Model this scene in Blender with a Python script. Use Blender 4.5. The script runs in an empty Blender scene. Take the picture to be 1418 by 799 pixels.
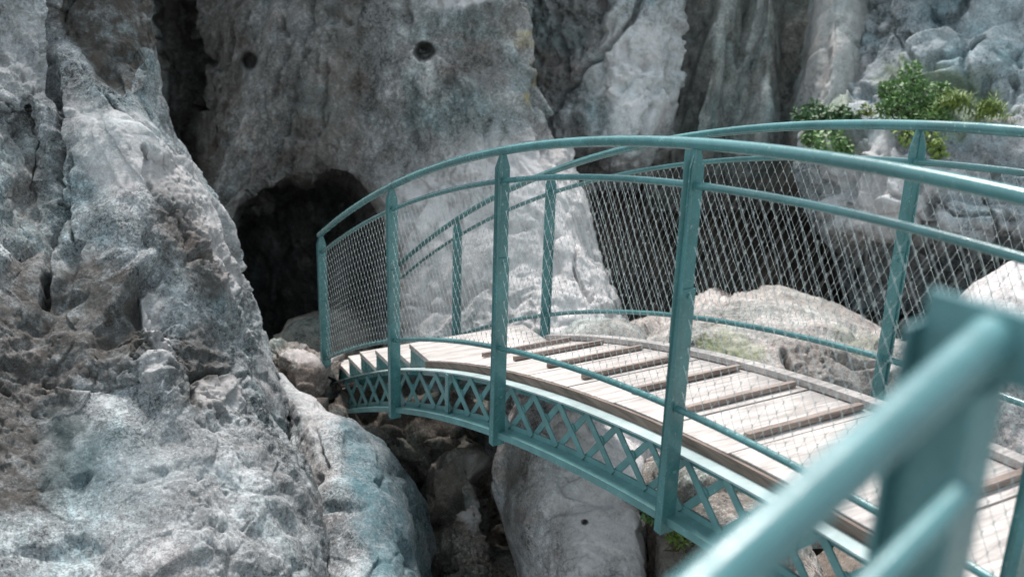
import bpy, bmesh, math, random
import numpy as np
from mathutils import Vector, Matrix

random.seed(7)
RNG = np.random.default_rng(7)
scene = bpy.context.scene
COL = scene.collection

# ------------------------------------------------------------------ camera frame (solved from the bridge's own geometry)
F = 1366.6
CX, CY = 709.0, 399.5
C = np.array([1.26625863, -2.0867793, 1.59229643])
R_ = np.array([0.48172585, 0.87590287, 0.02709936])
U_ = np.array([-0.2941122, 0.13246977, 0.94654624])
F_ = np.array([-0.82549272, 0.46394604, -0.32142783])

def at(u, v, d):
    """world point seen at photo pixel (u, v) standing d metres away along the view axis"""
    u = np.asarray(u, float); v = np.asarray(v, float); d = np.asarray(d, float)
    return C + d[..., None] * (F_ + ((u - CX) / F)[..., None] * R_ - ((v - CY) / F)[..., None] * U_)

def pix(P):
    D = P - C
    z = D @ F_
    return CX + F * (D @ R_) / z, CY - F * (D @ U_) / z, z

# ------------------------------------------------------------------ noise
def _hash(ix, iy, iz, seed):
    h = (ix.astype(np.uint32) * np.uint32(374761393) + iy.astype(np.uint32) * np.uint32(668265263)
         + iz.astype(np.uint32) * np.uint32(2147483647) + np.uint32((seed * 974711) & 0xffffffff))
    h = (h ^ (h >> np.uint32(13))) * np.uint32(1274126177)
    h = (h ^ (h >> np.uint32(16))) * np.uint32(2246822519)
    return h ^ (h >> np.uint32(15))

_G = np.array([[1,1,0],[-1,1,0],[1,-1,0],[-1,-1,0],[1,0,1],[-1,0,1],[1,0,-1],[-1,0,-1],
               [0,1,1],[0,-1,1],[0,1,-1],[0,-1,-1],[1,1,0],[-1,1,0],[0,-1,1],[0,-1,-1]], np.float32)

def noise(P, seed=0):
    I = np.floor(P).astype(np.int64)
    f = (P - I).astype(np.float32)
    w = f * f * f * (f * (f * 6 - 15) + 10)
    out = np.zeros(len(P), np.float32)
    for dx in (0, 1):
        wx = w[:, 0] if dx else 1 - w[:, 0]
        for dy in (0, 1):
            wy = w[:, 1] if dy else 1 - w[:, 1]
            for dz in (0, 1):
                wz = w[:, 2] if dz else 1 - w[:, 2]
                g = _G[_hash(I[:, 0] + dx, I[:, 1] + dy, I[:, 2] + dz, seed) & np.uint32(15)]
                out += wx * wy * wz * (g[:, 0] * (f[:, 0] - dx) + g[:, 1] * (f[:, 1] - dy) + g[:, 2] * (f[:, 2] - dz))
    return out

def fbm(P, octv, seed=0, gain=0.5, lac=2.03):
    a, s, o = 1.0, 1.0, np.zeros(len(P), np.float32)
    for k in range(octv):
        o += a * noise(P * s + 17.3 * k, seed + k)
        a *= gain; s *= lac
    return o

def ridged(P, octv, seed=0, gain=0.5):
    a, s, o = 1.0, 1.0, np.zeros(len(P), np.float32)
    for k in range(octv):
        o += a * (1 - np.abs(noise(P * s + 9.1 * k, seed + k)) * 2.2)
        a *= gain; s *= 2.1
    return o

def worley(P, seed=0):
    I = np.floor(P).astype(np.int64)
    f1 = np.full(len(P), 9.0, np.float32); f2 = f1.copy(); cid = np.zeros(len(P), np.float32)
    for dx in (-1, 0, 1):
        for dy in (-1, 0, 1):
            for dz in (-1, 0, 1):
                J = I + np.array([dx, dy, dz])
                h = _hash(J[:, 0], J[:, 1], J[:, 2], seed)
                q = np.stack([(h & np.uint32(1023)), ((h >> np.uint32(10)) & np.uint32(1023)), ((h >> np.uint32(20)) & np.uint32(1023))], 1) / 1023.0
                d = np.sqrt(((J + q - P) ** 2).sum(1)).astype(np.float32)
                c = ((h >> np.uint32(5)) & np.uint32(255)).astype(np.float32) / 255
                nf = d < f1
                f2 = np.where(nf, f1, np.minimum(f2, d))
                cid = np.where(nf, c, cid)
                f1 = np.where(nf, d, f1)
    return f1, f2, cid

def facets(P, seed=0):
    """each Voronoi cell becomes a tilted plane: broken, angular relief (returns height, distance to the cell edge)"""
    I = np.floor(P).astype(np.int64)
    f1 = np.full(len(P), 9.0, np.float32); f2 = f1.copy(); hgt = np.zeros(len(P), np.float32)
    for dx in (-1, 0, 1):
        for dy in (-1, 0, 1):
            for dz in (-1, 0, 1):
                J = I + np.array([dx, dy, dz])
                h = _hash(J[:, 0], J[:, 1], J[:, 2], seed); g = _hash(J[:, 0], J[:, 1], J[:, 2], seed + 99)
                q = np.stack([(h & np.uint32(1023)), ((h >> np.uint32(10)) & np.uint32(1023)), ((h >> np.uint32(20)) & np.uint32(1023))], 1) / 1023.0
                t = np.stack([(g & np.uint32(1023)), ((g >> np.uint32(10)) & np.uint32(1023)), ((g >> np.uint32(20)) & np.uint32(1023))], 1) / 511.5 - 1.0
                r = P - J - q
                d = np.sqrt((r ** 2).sum(1)).astype(np.float32)
                z = ((r * t).sum(1) + (t[:, 0] * t[:, 1]) * .5).astype(np.float32)
                nf = d < f1
                f2 = np.where(nf, f1, np.minimum(f2, d)); hgt = np.where(nf, z, hgt); f1 = np.where(nf, d, f1)
    return hgt, f2 - f1

def sstep(a, b, x):
    t = np.clip((x - a) / (b - a), 0, 1)
    return t * t * (3 - 2 * t)

# ------------------------------------------------------------------ object helpers
def tag(o, label=None, cat=None, group=None, kind=None):
    if label: o['label'] = label
    if cat: o['category'] = cat
    if group: o['group'] = group
    if kind: o['kind'] = kind
    return o

def empty(name, loc):
    o = bpy.data.objects.new(name, None)
    COL.objects.link(o); o.location = loc
    return o

def mesh_np(name, V, Fc, mat, parent=None, smooth=True, attrs=None, origin=None):
    """one mesh object from numpy verts and a list/array of quads or tris"""
    me = bpy.data.meshes.new(name)
    V = np.asarray(V, np.float32)
    if origin is None:
        origin = np.zeros(3); q_ = parent
        while q_ is not None:
            origin = origin + np.array(q_.location); q_ = q_.parent
    V = V - np.asarray(origin, np.float32)
    Fc = [np.asarray(f, np.int32) for f in (Fc if isinstance(Fc, list) else [Fc]) if len(f)]
    loops = np.concatenate([f.ravel() for f in Fc])
    tot = np.concatenate([np.full(len(f), f.shape[1], np.int32) for f in Fc])
    start = np.concatenate([[0], np.cumsum(tot)[:-1]]).astype(np.int32)
    me.vertices.add(len(V)); me.vertices.foreach_set('co', V.ravel())
    me.loops.add(len(loops)); me.loops.foreach_set('vertex_index', loops)
    me.polygons.add(len(tot)); me.polygons.foreach_set('loop_start', start); me.polygons.foreach_set('loop_total', tot)
    me.polygons.foreach_set('use_smooth', np.full(len(tot), smooth))
    me.update(calc_edges=True); me.validate()
    for k, a in (attrs or {}).items():
        at_ = me.attributes.new(k, 'FLOAT', 'POINT'); at_.data.foreach_set('value', np.asarray(a, np.float32))
    me.materials.append(mat)
    o = bpy.data.objects.new(name, me); COL.objects.link(o)
    if parent is not None: o.parent = parent
    else: o.location = origin
    return o

class MB:
    """collects boxes, tubes and sweeps for ONE mesh object"""
    def __init__(s): s.v = []; s.q = []; s.t = []; s.n = 0
    def add(s, V, Q, T=()):
        V = np.asarray(V, float)
        s.v.append(V)
        if len(Q): s.q.append(np.asarray(Q) + s.n)
        if len(T): s.t.append(np.asarray(T) + s.n)
        s.n += len(V)
    def tube(s, P, r, sides=10, cap=True):
        P = np.asarray(P, float); n = len(P)
        rr = np.broadcast_to(np.asarray(r, float), (n,))
        T = np.gradient(P, axis=0); T /= np.linalg.norm(T, axis=1)[:, None] + 1e-12
        ref = np.array([0, 0, 1.0]) if abs(T[:, 2]).mean() < .8 else np.array([1.0, 0, 0])
        A = np.cross(T, ref); A /= np.linalg.norm(A, axis=1)[:, None] + 1e-12
        B = np.cross(A, T)
        th = np.linspace(0, 2 * math.pi, sides, endpoint=False)
        V = P[:, None] + rr[:, None, None] * (np.cos(th)[None, :, None] * A[:, None] + np.sin(th)[None, :, None] * B[:, None])
        i = np.arange(n - 1)[:, None] * sides; j = np.arange(sides)[None]; k = (j + 1) % sides
        Q = np.stack([i + j, i + k, i + sides + k, i + sides + j], -1).reshape(-1, 4)
        V = V.reshape(-1, 3); Tt = []
        if cap:
            V = np.concatenate([V, P[:1], P[-1:]])
            a, b = n * sides, n * sides + 1
            for x in range(sides):
                y = (x + 1) % sides
                Tt += [(a, y, x), (b, (n - 1) * sides + x, (n - 1) * sides + y)]
        s.add(V, Q, Tt)
    def sweep(s, P, prof, side=None, cap=True):
        """sweep closed 2-D profile [(across, up)] along P; `across` is +y, `up` is z"""
        P = np.asarray(P, float); n = len(P); m = len(prof)
        V = P[:, None] + np.array([[0, a, b] for a, b in prof])[None]
        i = np.arange(n - 1)[:, None] * m; j = np.arange(m)[None]; k = (j + 1) % m
        Q = np.stack([i + j, i + k, i + m + k, i + m + j], -1).reshape(-1, 4)
        V = V.reshape(-1, 3); T = []
        if cap and m == 4:
            Q = np.concatenate([Q, [[3, 2, 1, 0]], [[(n - 1) * m + x for x in range(4)]]])
        elif cap:
            for x in range(1, m - 1):
                T += [(0, x + 1, x), ((n - 1) * m, (n - 1) * m + x, (n - 1) * m + x + 1)]
        s.add(V, Q, T)
    def hexa(s, B, Tp):
        """solid from 4 bottom and 4 matching top corners"""
        V = list(B) + list(Tp)
        s.add(V, [(3, 2, 1, 0), (4, 5, 6, 7), (0, 1, 5, 4), (1, 2, 6, 5), (2, 3, 7, 6), (3, 0, 4, 7)])
    def box(s, x0, x1, y0, y1, z0, z1):
        s.hexa([(x0, y0, z0), (x1, y0, z0), (x1, y1, z0), (x0, y1, z0)], [(x0, y0, z1), (x1, y0, z1), (x1, y1, z1), (x0, y1, z1)])
    def prism(s, poly, n, th):
        """planar polygon (3-D points) extruded by vector n*th"""
        poly = [np.array(p, float) for p in poly]; m = len(poly); off = np.array(n, float) * th
        V = poly + [p + off for p in poly]
        Q = [(i, (i + 1) % m, m + (i + 1) % m, m + i) for i in range(m)]
        T = []
        for x in range(1, m - 1): T += [(0, x + 1, x), (m, m + x, m + x + 1)]
        s.add(V, Q, T)
    def build(s, name, mat, parent=None, smooth=False, bevel=0.0):
        V = np.concatenate(s.v); fs = []
        if s.q: fs.append(np.concatenate(s.q))
        if s.t: fs.append(np.concatenate(s.t))
        o = mesh_np(name, V, fs, mat, parent, smooth)
        bm = bmesh.new(); bm.from_mesh(o.data)
        bmesh.ops.recalc_face_normals(bm, faces=bm.faces)
        bm.to_mesh(o.data); bm.free()
        if smooth:
            o.data.set_sharp_from_angle(angle=math.radians(45))
        if bevel:
            b = o.modifiers.new('bevel', 'BEVEL'); b.width = bevel; b.segments = 2; b.limit_method = 'ANGLE'
        return o

# ------------------------------------------------------------------ materials
def nd(nt, typ, **kw):
    n = nt.nodes.new(typ)
    for k, v in kw.items():
        if k.startswith('i_'): n.inputs[k[2:].replace('_', ' ')].default_value = v
        else: setattr(n, k, v)
    return n

def new_mat(name):
    m = bpy.data.materials.new(name); m.use_nodes = True
    nt = m.node_tree; b = nt.nodes['Principled BSDF']
    return m, nt, b, nt.links.new

def ramp(nt, fac, stops):
    r = nt.nodes.new('ShaderNodeValToRGB'); e = r.color_ramp.elements
    while len(e) < len(stops): e.new(0.5)
    for el, (p, c) in zip(e, stops):
        el.position = p; el.color = (c, c, c, 1) if isinstance(c, (int, float)) else (*c, 1)
    nt.links.new(fac, r.inputs['Fac'])
    return r.outputs['Color']

def mixc(nt, fac, a, b, blend='MIX'):
    m = nt.nodes.new('ShaderNodeMix'); m.data_type = 'RGBA'; m.blend_type = blend
    for sock, v in ((m.inputs['Factor'], fac), (m.inputs['A'], a), (m.inputs['B'], b)):
        if isinstance(v, (int, float)): sock.default_value = v
        elif isinstance(v, tuple): sock.default_value = (*v, 1)
        else: nt.links.new(v, sock)
    return m.outputs['Result']

def mth(nt, op, a, b=0.0):
    m = nt.nodes.new('ShaderNodeMath'); m.operation = op
    for s, v in zip(m.inputs, (a, b)):
        if isinstance(v, (int, float)): s.default_value = v
        else: nt.links.new(v, s)
    return m.outputs[0]

def tex_noise(nt, vec, scale, detail=6, rough=0.6, dist=0.0):
    n = nd(nt, 'ShaderNodeTexNoise'); n.inputs['Scale'].default_value = scale; n.inputs['Detail'].default_value = detail
    n.inputs['Roughness'].default_value = rough; n.inputs['Distortion'].default_value = dist
    nt.links.new(vec, n.inputs['Vector'])
    return n.outputs['Fac']

def rock_mat(name, light=(.47, .48, .48), mid=(.29, .30, .30), dark=(.10, .105, .10), off=0.0, streak=.5, speck=.5, bump=.55, tint=.9, warm=(.20, .155, .125)):
    m, nt, b, L = new_mat(name)
    tc = nd(nt, 'ShaderNodeTexCoord'); mp = nd(nt, 'ShaderNodeMapping')
    mp.inputs['Location'].default_value = (off, off * 1.7, off * .6)
    L(tc.outputs['Object'], mp.inputs['Vector']); v = mp.outputs['Vector']
    big = tex_noise(nt, v, 1.1, 7, .62, .4)
    med = tex_noise(nt, v, 5.5, 8, .68, .2)
    fine = tex_noise(nt, v, 32, 6, .7)
    grain = tex_noise(nt, v, 85, 4, .7)
    s = mth(nt, 'ADD', mth(nt, 'MULTIPLY', big, .50), mth(nt, 'MULTIPLY', med, .50))
    s = mth(nt, 'ADD', s, mth(nt, 'ADD', mth(nt, 'MULTIPLY', fine, .45), mth(nt, 'MULTIPLY', grain, .40)))
    s = mth(nt, 'SUBTRACT', s, .425)
    col = ramp(nt, s, [(.375, dark), (.465, mid), (.52, mid), (.615, light)])
    # faint pinkish and cool patches
    pk = ramp(nt, tex_noise(nt, v, 1.7, 5, .65, .5), [(.50, 0.0), (.66, 1.0)])
    col = mixc(nt, mth(nt, 'MULTIPLY', pk, tint), col, mixc(nt, 1.0, col, (1.0, .86, .83), 'MULTIPLY'))
    cl = ramp(nt, tex_noise(nt, v, 1.3, 5, .65, .5), [(.36, 1.0), (.50, 0.0)])
    col = mixc(nt, mth(nt, 'MULTIPLY', cl, tint), col, mixc(nt, 1.0, col, (.78, .97, 1.0), 'MULTIPLY'))
    # vertical run-off streaks
    ms = nd(nt, 'ShaderNodeMapping'); ms.inputs['Scale'].default_value = (1, 1, .16); ms.inputs['Location'].default_value = (off * 2, off, 3)
    L(tc.outputs['Object'], ms.inputs['Vector'])
    st = ramp(nt, tex_noise(nt, ms.outputs['Vector'], 3.2, 6, .6, .6), [(.50, 0.0), (.68, 1.0)])
    col = mixc(nt, mth(nt, 'MULTIPLY', st, streak), col, tuple(.55 * x for x in mid))
    # pale mineral wash
    wa = ramp(nt, tex_noise(nt, v, 2.3, 5, .7, 1.0), [(.56, 0.0), (.72, 1.0)])
    col = mixc(nt, mth(nt, 'MULTIPLY', wa, .45), col, light)
    # lichen specks
    sp = ramp(nt, tex_noise(nt, v, 62, 5, .8), [(.50, 0.0), (.60, 1.0)])
    sp2 = ramp(nt, med, [(.42, 1.0), (.62, .25)])
    col = mixc(nt, mth(nt, 'MULTIPLY', mth(nt, 'MULTIPLY', sp, sp2), speck), col, dark)
    fl = ramp(nt, tex_noise(nt, v, 50, 5, .8, .3), [(.56, 0.0), (.66, 1.0)])
    col = mixc(nt, mth(nt, 'MULTIPLY', fl, speck * .55), col, tuple(min(.8, x * 1.25) for x in light))
    # located stains carried by the mesh, some standing for light and shade
    def attr(k):
        a = nd(nt, 'ShaderNodeAttribute'); a.attribute_name = k; return a.outputs['Fac']
    brk = ramp(nt, tex_noise(nt, v, 9, 6, .75), [(.32, 0.45), (.56, 1.0)])
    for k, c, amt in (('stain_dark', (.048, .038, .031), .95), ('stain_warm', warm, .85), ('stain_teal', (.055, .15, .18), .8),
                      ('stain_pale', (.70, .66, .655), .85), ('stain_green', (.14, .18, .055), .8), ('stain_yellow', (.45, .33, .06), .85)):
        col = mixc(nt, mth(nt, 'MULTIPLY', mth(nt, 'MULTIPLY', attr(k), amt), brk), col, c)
    L(col, b.inputs['Base Color'])
    b.inputs['Roughness'].default_value = .85
    b.inputs['Specular IOR Level'].default_value = .25
    rdg = nd(nt, 'ShaderNodeTexNoise'); rdg.noise_type = 'RIDGED_MULTIFRACTAL'; rdg.inputs['Scale'].default_value = 7; rdg.inputs['Detail'].default_value = 7; rdg.inputs['Roughness'].default_value = .62
    L(v, rdg.inputs['Vector'])
    h = mth(nt, 'ADD', mth(nt, 'MULTIPLY', tex_noise(nt, v, 14, 8, .75, .3), .030), mth(nt, 'MULTIPLY', tex_noise(nt, v, 60, 5, .8), .018))
    h = mth(nt, 'SUBTRACT', h, mth(nt, 'MULTIPLY', rdg.outputs['Fac'], .006))
    vo = nd(nt, 'ShaderNodeTexVoronoi'); vo.feature = 'F1'; vo.inputs['Scale'].default_value = 38; L(v, vo.inputs['Vector'])
    h = mth(nt, 'ADD', h, mth(nt, 'MULTIPLY', vo.outputs['Distance'], .006))
    bp = nd(nt, 'ShaderNodeBump'); bp.inputs['Strength'].default_value = bump; bp.inputs['Distance'].default_value = 1.0
    L(h, bp.inputs['Height']); L(bp.outputs['Normal'], b.inputs['Normal'])
    return m

def paint_mat(name, base=(.072, .200, .206), rough=.22, wear=.6, scale=1.0):
    m, nt, b, L = new_mat(name)
    tc = nd(nt, 'ShaderNodeTexCoord'); v = tc.outputs['Object']
    n1 = tex_noise(nt, v, 6 * scale, 6, .65)
    col = ramp(nt, n1, [(.3, tuple(x * .78 for x in base)), (.7, tuple(min(1, x * 1.2) for x in base))])
    gr = ramp(nt, tex_noise(nt, v, 2.2 * scale, 6, .7, .8), [(.42, 0.0), (.62, 1.0)])
    col = mixc(nt, mth(nt, 'MULTIPLY', gr, .55), col, tuple(x * .55 + .008 for x in base))
    ch = ramp(nt, tex_noise(nt, v, 48 * scale, 6, .75), [(.61, 0.0), (.67, 1.0)])
    col = mixc(nt, mth(nt, 'MULTIPLY', ch, wear), col, (.42, .50, .49))
    ru = ramp(nt, tex_noise(nt, v, 23 * scale, 6, .75, .5), [(.655, 0.0), (.71, 1.0)])
    col = mixc(nt, mth(nt, 'MULTIPLY', ru, wear * .8), col, (.10, .055, .035))
    L(col, b.inputs['Base Color'])
    L(ramp(nt, tex_noise(nt, v, 17 * scale, 5, .6), [(.3, rough - .1), (.7, rough + .16)]), b.inputs['Roughness'])
    bp = nd(nt, 'ShaderNodeBump'); bp.inputs['Strength'].default_value = .25; bp.inputs['Distance'].default_value = .002
    L(tex_noise(nt, v, 90 * scale, 4, .6), bp.inputs['Height']); L(bp.outputs['Normal'], b.inputs['Normal'])
    return m

def wood_mat(name, a, c, stretch=(14, 1.2, 14)):
    m, nt, b, L = new_mat(name)
    tc = nd(nt, 'ShaderNodeTexCoord'); mp = nd(nt, 'ShaderNodeMapping'); mp.inputs['Scale'].default_value = stretch
    L(tc.outputs['Object'], mp.inputs['Vector'])
    g = tex_noise(nt, mp.outputs['Vector'], 3.0, 8, .7, .6)
    col = ramp(nt, g, [(.32, c), (.62, a)])
    bl = ramp(nt, tex_noise(nt, tc.outputs['Object'], 3.5, 5, .6), [(.35, .72), (.65, 1.0)])
    col = mixc(nt, 1.0, col, bl, 'MULTIPLY')
    L(col, b.inputs['Base Color']); b.inputs['Roughness'].default_value = .8
    bp = nd(nt, 'ShaderNodeBump'); bp.inputs['Strength'].default_value = .5; bp.inputs['Distance'].default_value = .004
    L(g, bp.inputs['Height']); L(bp.outputs['Normal'], b.inputs['Normal'])
    return m

def leaf_mat(name, a, c):
    m, nt, b, L = new_mat(name)
    tc = nd(nt, 'ShaderNodeTexCoord')
    col = ramp(nt, tex_noise(nt, tc.outputs['Object'], 14, 4, .6), [(.3, a), (.7, c)])
    L(col, b.inputs['Base Color']); b.inputs['Roughness'].default_value = .55
    b.inputs['Subsurface Weight'].default_value = 0.0
    return m

def plain(name, c, rough=.5, metal=0.0):
    m, nt, b, L = new_mat(name)
    tc = nd(nt, 'ShaderNodeTexCoord')
    col = ramp(nt, tex_noise(nt, tc.outputs['Object'], 30, 4, .6), [(.3, tuple(x * .8 for x in c)), (.7, tuple(min(1, x * 1.15) for x in c))])
    L(col, b.inputs['Base Color']); b.inputs['Roughness'].default_value = rough; b.inputs['Metallic'].default_value = metal
    return m

M_paint = paint_mat('teal_paint')
M_paint2 = paint_mat('teal_paint_close', (.10, .235, .25), scale=2.0, wear=.2, rough=.25)
M_paler = paint_mat('paler_teal_paint', (.125, .275, .28), .4, .5)  # paler teal for the lattice and bottom chord
M_pale = paint_mat('teal_paint_sky_glare', (.36, .45, .45), .45, .3)  # sky reflection on the flange top painted in as pale colour
M_wire = plain('galvanised_wire', (.52, .55, .54), .42, .25)
M_bolt = plain('painted_bolt', (.10, .26, .26), .4, .1)
M_deck = wood_mat('weathered_deck_wood', (.60, .555, .53), (.30, .26, .24))
M_side = wood_mat('deck_edge_wood', (.24, .18, .15), (.06, .042, .034), (1.2, 14, 14))
M_batten = wood_mat('batten_wood', (.36, .29, .255), (.15, .105, .085))

# ------------------------------------------------------------------ rocks
def seg_dist(u, v, poly, closed=False):
    P = np.array(poly, float); n = len(P)
    d = np.full(len(u), 1e9); t_best = np.zeros(len(u))
    for i in range(n if closed else n - 1):
        a, b = P[i], P[(i + 1) % n]; ab = b - a
        t = np.clip(((u - a[0]) * ab[0] + (v - a[1]) * ab[1]) / (ab @ ab + 1e-9), 0, 1)
        dd = np.hypot(u - a[0] - t * ab[0], v - a[1] - t * ab[1])
        t_best = np.where(dd < d, i + t, t_best); d = np.minimum(d, dd)
    return d, t_best

def inside(u, v, poly):
    c = np.zeros(len(u), bool); n = len(poly); j = n - 1
    for i in range(n):
        xi, yi = poly[i]; xj, yj = poly[j]
        k = ((yi > v) != (yj > v)) & (u < (xj - xi) * (v - yi) / (yj - yi + 1e-12) + xi)
        c ^= k; j = i
    return c

def region(u, v, poly, soft):
    """1 well inside the outline, 0 outside, soft edge of `soft` photo pixels"""
    d, _ = seg_dist(u, v, poly, True)
    sd = np.where(inside(u, v, poly), d, -d)
    return sstep(-soft, soft, sd)

def catmull(K, t):
    n = len(K); i = np.clip(np.floor(t).astype(int), 0, n - 2); f = (t - i)[:, None, None] if K.ndim == 3 else (t - i)[:, None]
    p0 = K[np.clip(i - 1, 0, n - 1)]; p1 = K[i]; p2 = K[i + 1]; p3 = K[np.clip(i + 2, 0, n - 1)]
    m1 = (p2 - p0) * .42; m2 = (p3 - p1) * .42
    f2 = f * f; f3 = f2 * f
    return (2*f3 - 3*f2 + 1) * p1 + (f3 - 2*f2 + f) * m1 + (-2*f3 + 3*f2) * p2 + (f3 - f2) * m2

def rock(name, label, cat, grid, mat, step=2.0, thick=1.0, amp=1.0, seed=1, ani=(1, 1, 1), cracks=(), pushes=(), stains_and_light=(), carve=(), kind=None, group=None, smooth=(), bigs=.16, chunk=.05, fines=1.0, crk=1.0, pull=.12):
    """A solid rock: front surface through a lattice of points (photo column, row, distance), closed round the back.
    step is the vertex spacing in photo pixels; the surface is then broken up by displacement along its normals."""
    K = np.array(grid, float)                       # rows x cols x (u,v,d)
    nr, nc = K.shape[:2]
    # vertical samples
    mid = K[:, nc // 2]
    ln = np.abs(np.diff(K[:, :, 1], axis=0)).mean(1) + np.abs(np.diff(K[:, :, 0], axis=0)).mean(1) * .3
    ts = np.concatenate([np.linspace(i, i + 1, max(3, int(l / step)), endpoint=False) for i, l in enumerate(ln)] + [[nr - 1.0]])
    S = catmull(K, ts)                              # T x nc x 3
    wid = np.abs(np.diff(K[:, :, 0], axis=1)).max(0) + np.abs(np.diff(K[:, :, 2], axis=1)).max(0) * 40
    us = np.concatenate([np.linspace(i, i + 1, max(3, int(l / step)), endpoint=False) for i, l in enumerate(wid)] + [[nc - 1.0]])
    S = catmull(S.transpose(1, 0, 2), us).transpose(1, 0, 2)
    T, N = S.shape[:2]
    # back side
    nb = max(6, N // 8)
    s = np.linspace(0, 1, nb + 2)[1:-1][None, :, None]
    Lf, Rt = S[:, :1], S[:, -1:]
    back = Rt * (1 - s) + Lf * s
    cen = (Lf + Rt) / 2
    bulge = np.sin(np.pi * s)
    back = back + (cen - back) * pull * np.minimum(1, bulge * 1.5)
    dm = S[:, :, 2].max(1)[:, None]
    back[:, :, 2] = back[:, :, 2] * (1 - bulge[:, :, 0] ** .5) + (dm + thick) * bulge[:, :, 0] ** .5
    S = np.concatenate([S, back], 1); W = S.shape[1]
    u, v, d = S[..., 0].ravel(), S[..., 1].ravel(), S[..., 2].ravel()
    front = np.zeros((T, W), bool); front[:, :N] = True; front = front.ravel()
    for poly, soft, dep in pushes:
        wob = 7 * fbm(np.stack([u / 38, v / 38, np.full(len(u), seed * 3.1)], 1), 3, seed + 60)
        d = d + front * dep * region(u + wob * 1.6, v + wob, poly, soft)
    P = at(u, v, d)
    i = np.arange(T - 1)[:, None] * W; j = np.arange(W)[None]; k = (j + 1) % W
    Q = np.stack([i + j, i + k, i + W + k, i + W + j], -1).reshape(-1, 4)
    def normals(P):
        n = np.cross(P[Q[:, 2]] - P[Q[:, 0]], P[Q[:, 3]] - P[Q[:, 1]])
        N_ = np.zeros_like(P)
        for c in range(4):
            for a in range(3): N_[:, a] += np.bincount(Q[:, c], n[:, a], len(P))
        return N_ / (np.linalg.norm(N_, axis=1)[:, None] + 1e-12)
    nn = normals(P)
    o0 = ((C - P)[front] * nn[front]).sum(1).mean()
    if o0 < 0: nn = -nn; Q = Q[:, ::-1]
    A = P * np.array(ani)
    calm = np.ones(len(u))
    for poly, soft, keep in smooth: calm = np.minimum(calm, 1 - (1 - keep) * region(u, v, poly, soft))
    dis = bigs * fbm(A * .9, 3, seed)                                   # lumps
    wz = np.stack([noise(A * 1.7, seed + 31), noise(A * 1.7, seed + 32), noise(A * 1.7, seed + 33)], 1)
    fh, fe = facets(A * 1.6 + .35 * wz, seed + 3)
    dis += calm * chunk * 1.5 * fh * (.35 + .65 * sstep(0, .08, fe))             # broken blocks
    rg = ridged(A * 1.5, 3, seed + 8)
    dis -= .06 * crk * sstep(1.12, 1.6, rg)                            # seams
    P2 = P + nn * (dis * amp * (.35 + .65 * calm))[:, None]
    A2 = P2 * np.array(ani)
    rug = .12 + 1.1 * sstep(-.15, .40, fbm(P2 * 1.3, 2, seed + 50))       # rough here, smoother there
    d2 = .026 * fbm(A2 * 4.0, 4, seed + 14) + .010 * fbm(P2 * 15, 4, seed + 20, .62) * rug
    wz = np.stack([noise(P2 * 5, seed + 41), noise(P2 * 5, seed + 42), noise(P2 * 5, seed + 43)], 1)
    g1, ge = facets(A2 * 5.2 + .4 * wz, seed + 5)
    d2 += .034 * g1 * (.3 + .7 * sstep(0, .06, ge)) * (.35 + .75 * rug)
    g1, ge = facets(P2 * 15 + .4 * wz, seed + 6)
    d2 += .010 * g1 * rug
    d2 -= .03 * sstep(1.3, 1.75, ridged(A2 * 5, 3, seed + 25)) * rug
    d2 -= .010 * sstep(.2, .45, noise(P2 * 21, seed + 77)) * rug        # solution pits
    d2 = d2 * fines * amp * calm
    wu = 3.5 * fbm(np.stack([u / 22, v / 22, np.full(len(u), seed * 1.7)], 1), 3, seed + 90)
    wu2 = 5 * fbm(np.stack([u / 40, v / 40, np.full(len(u), seed * 2.9)], 1), 4, seed + 91)
    for poly, wpx, dep in cracks:
        dd, _ = seg_dist(u + wu2, v + wu2 * .6, poly)
        d2 -= front * dep * (1 - sstep(wpx * .15, wpx * (.75 + .05 * wu), dd)) * np.clip(.75 + .2 * wu, .15, 1.2)
    for (hu, hv, hr, hd) in carve:
        u2, v2, _z = pix(P2); ang = np.hypot(u2 - hu, v2 - hv) + wu * .3
        P2 = P2 - (front * hd * (1 - sstep(hr * .45, hr * 1.15, ang)))[:, None] * ((C - P2) / np.linalg.norm(C - P2, axis=1)[:, None])
    P3 = P2 + nn * d2[:, None]
    at_ = {k_: np.zeros(len(P)) for k_ in ('stain_dark', 'stain_warm', 'stain_teal', 'stain_pale', 'stain_green', 'stain_yellow')}  # dark and pale masks also carry painted shade and highlights
    ws = 16 * fbm(np.stack([u / 45, v / 45, np.full(len(u), seed * 5.0)], 1), 4, seed + 95, .6)
    for typ, poly, soft, amt in stains_and_light:
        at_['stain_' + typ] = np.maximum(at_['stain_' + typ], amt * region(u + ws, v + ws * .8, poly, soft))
    # caps
    top = P3[:W].mean(0); bot = P3[-W:].mean(0)
    P3 = np.concatenate([P3, [top], [bot]])
    for k_ in at_: at_[k_] = np.concatenate([at_[k_], [0, 0]])
    jj = np.arange(W); kk = (jj + 1) % W; a = len(P3) - 2
    t1 = np.stack([np.full(W, a), kk, jj], 1); t2 = np.stack([np.full(W, a + 1), (T - 1) * W + jj, (T - 1) * W + kk], 1)
    if o0 < 0: t1 = t1[:, ::-1]; t2 = t2[:, ::-1]
    o = mesh_np(name, P3, [Q, np.concatenate([t1, t2])], mat, None, True, at_)
    # put the object's origin at its own base centre
    lo, hi = P3.min(0), P3.max(0); org = np.array([(lo[0] + hi[0]) / 2, (lo[1] + hi[1]) / 2, lo[2]])
    o.data.transform(Matrix.Translation(Vector(-org))); o.location = org
    tag(o, label, cat, group, kind)
    return o

def row(v, *cs):
    return [(u, v, d) for u, d in cs]

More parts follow.
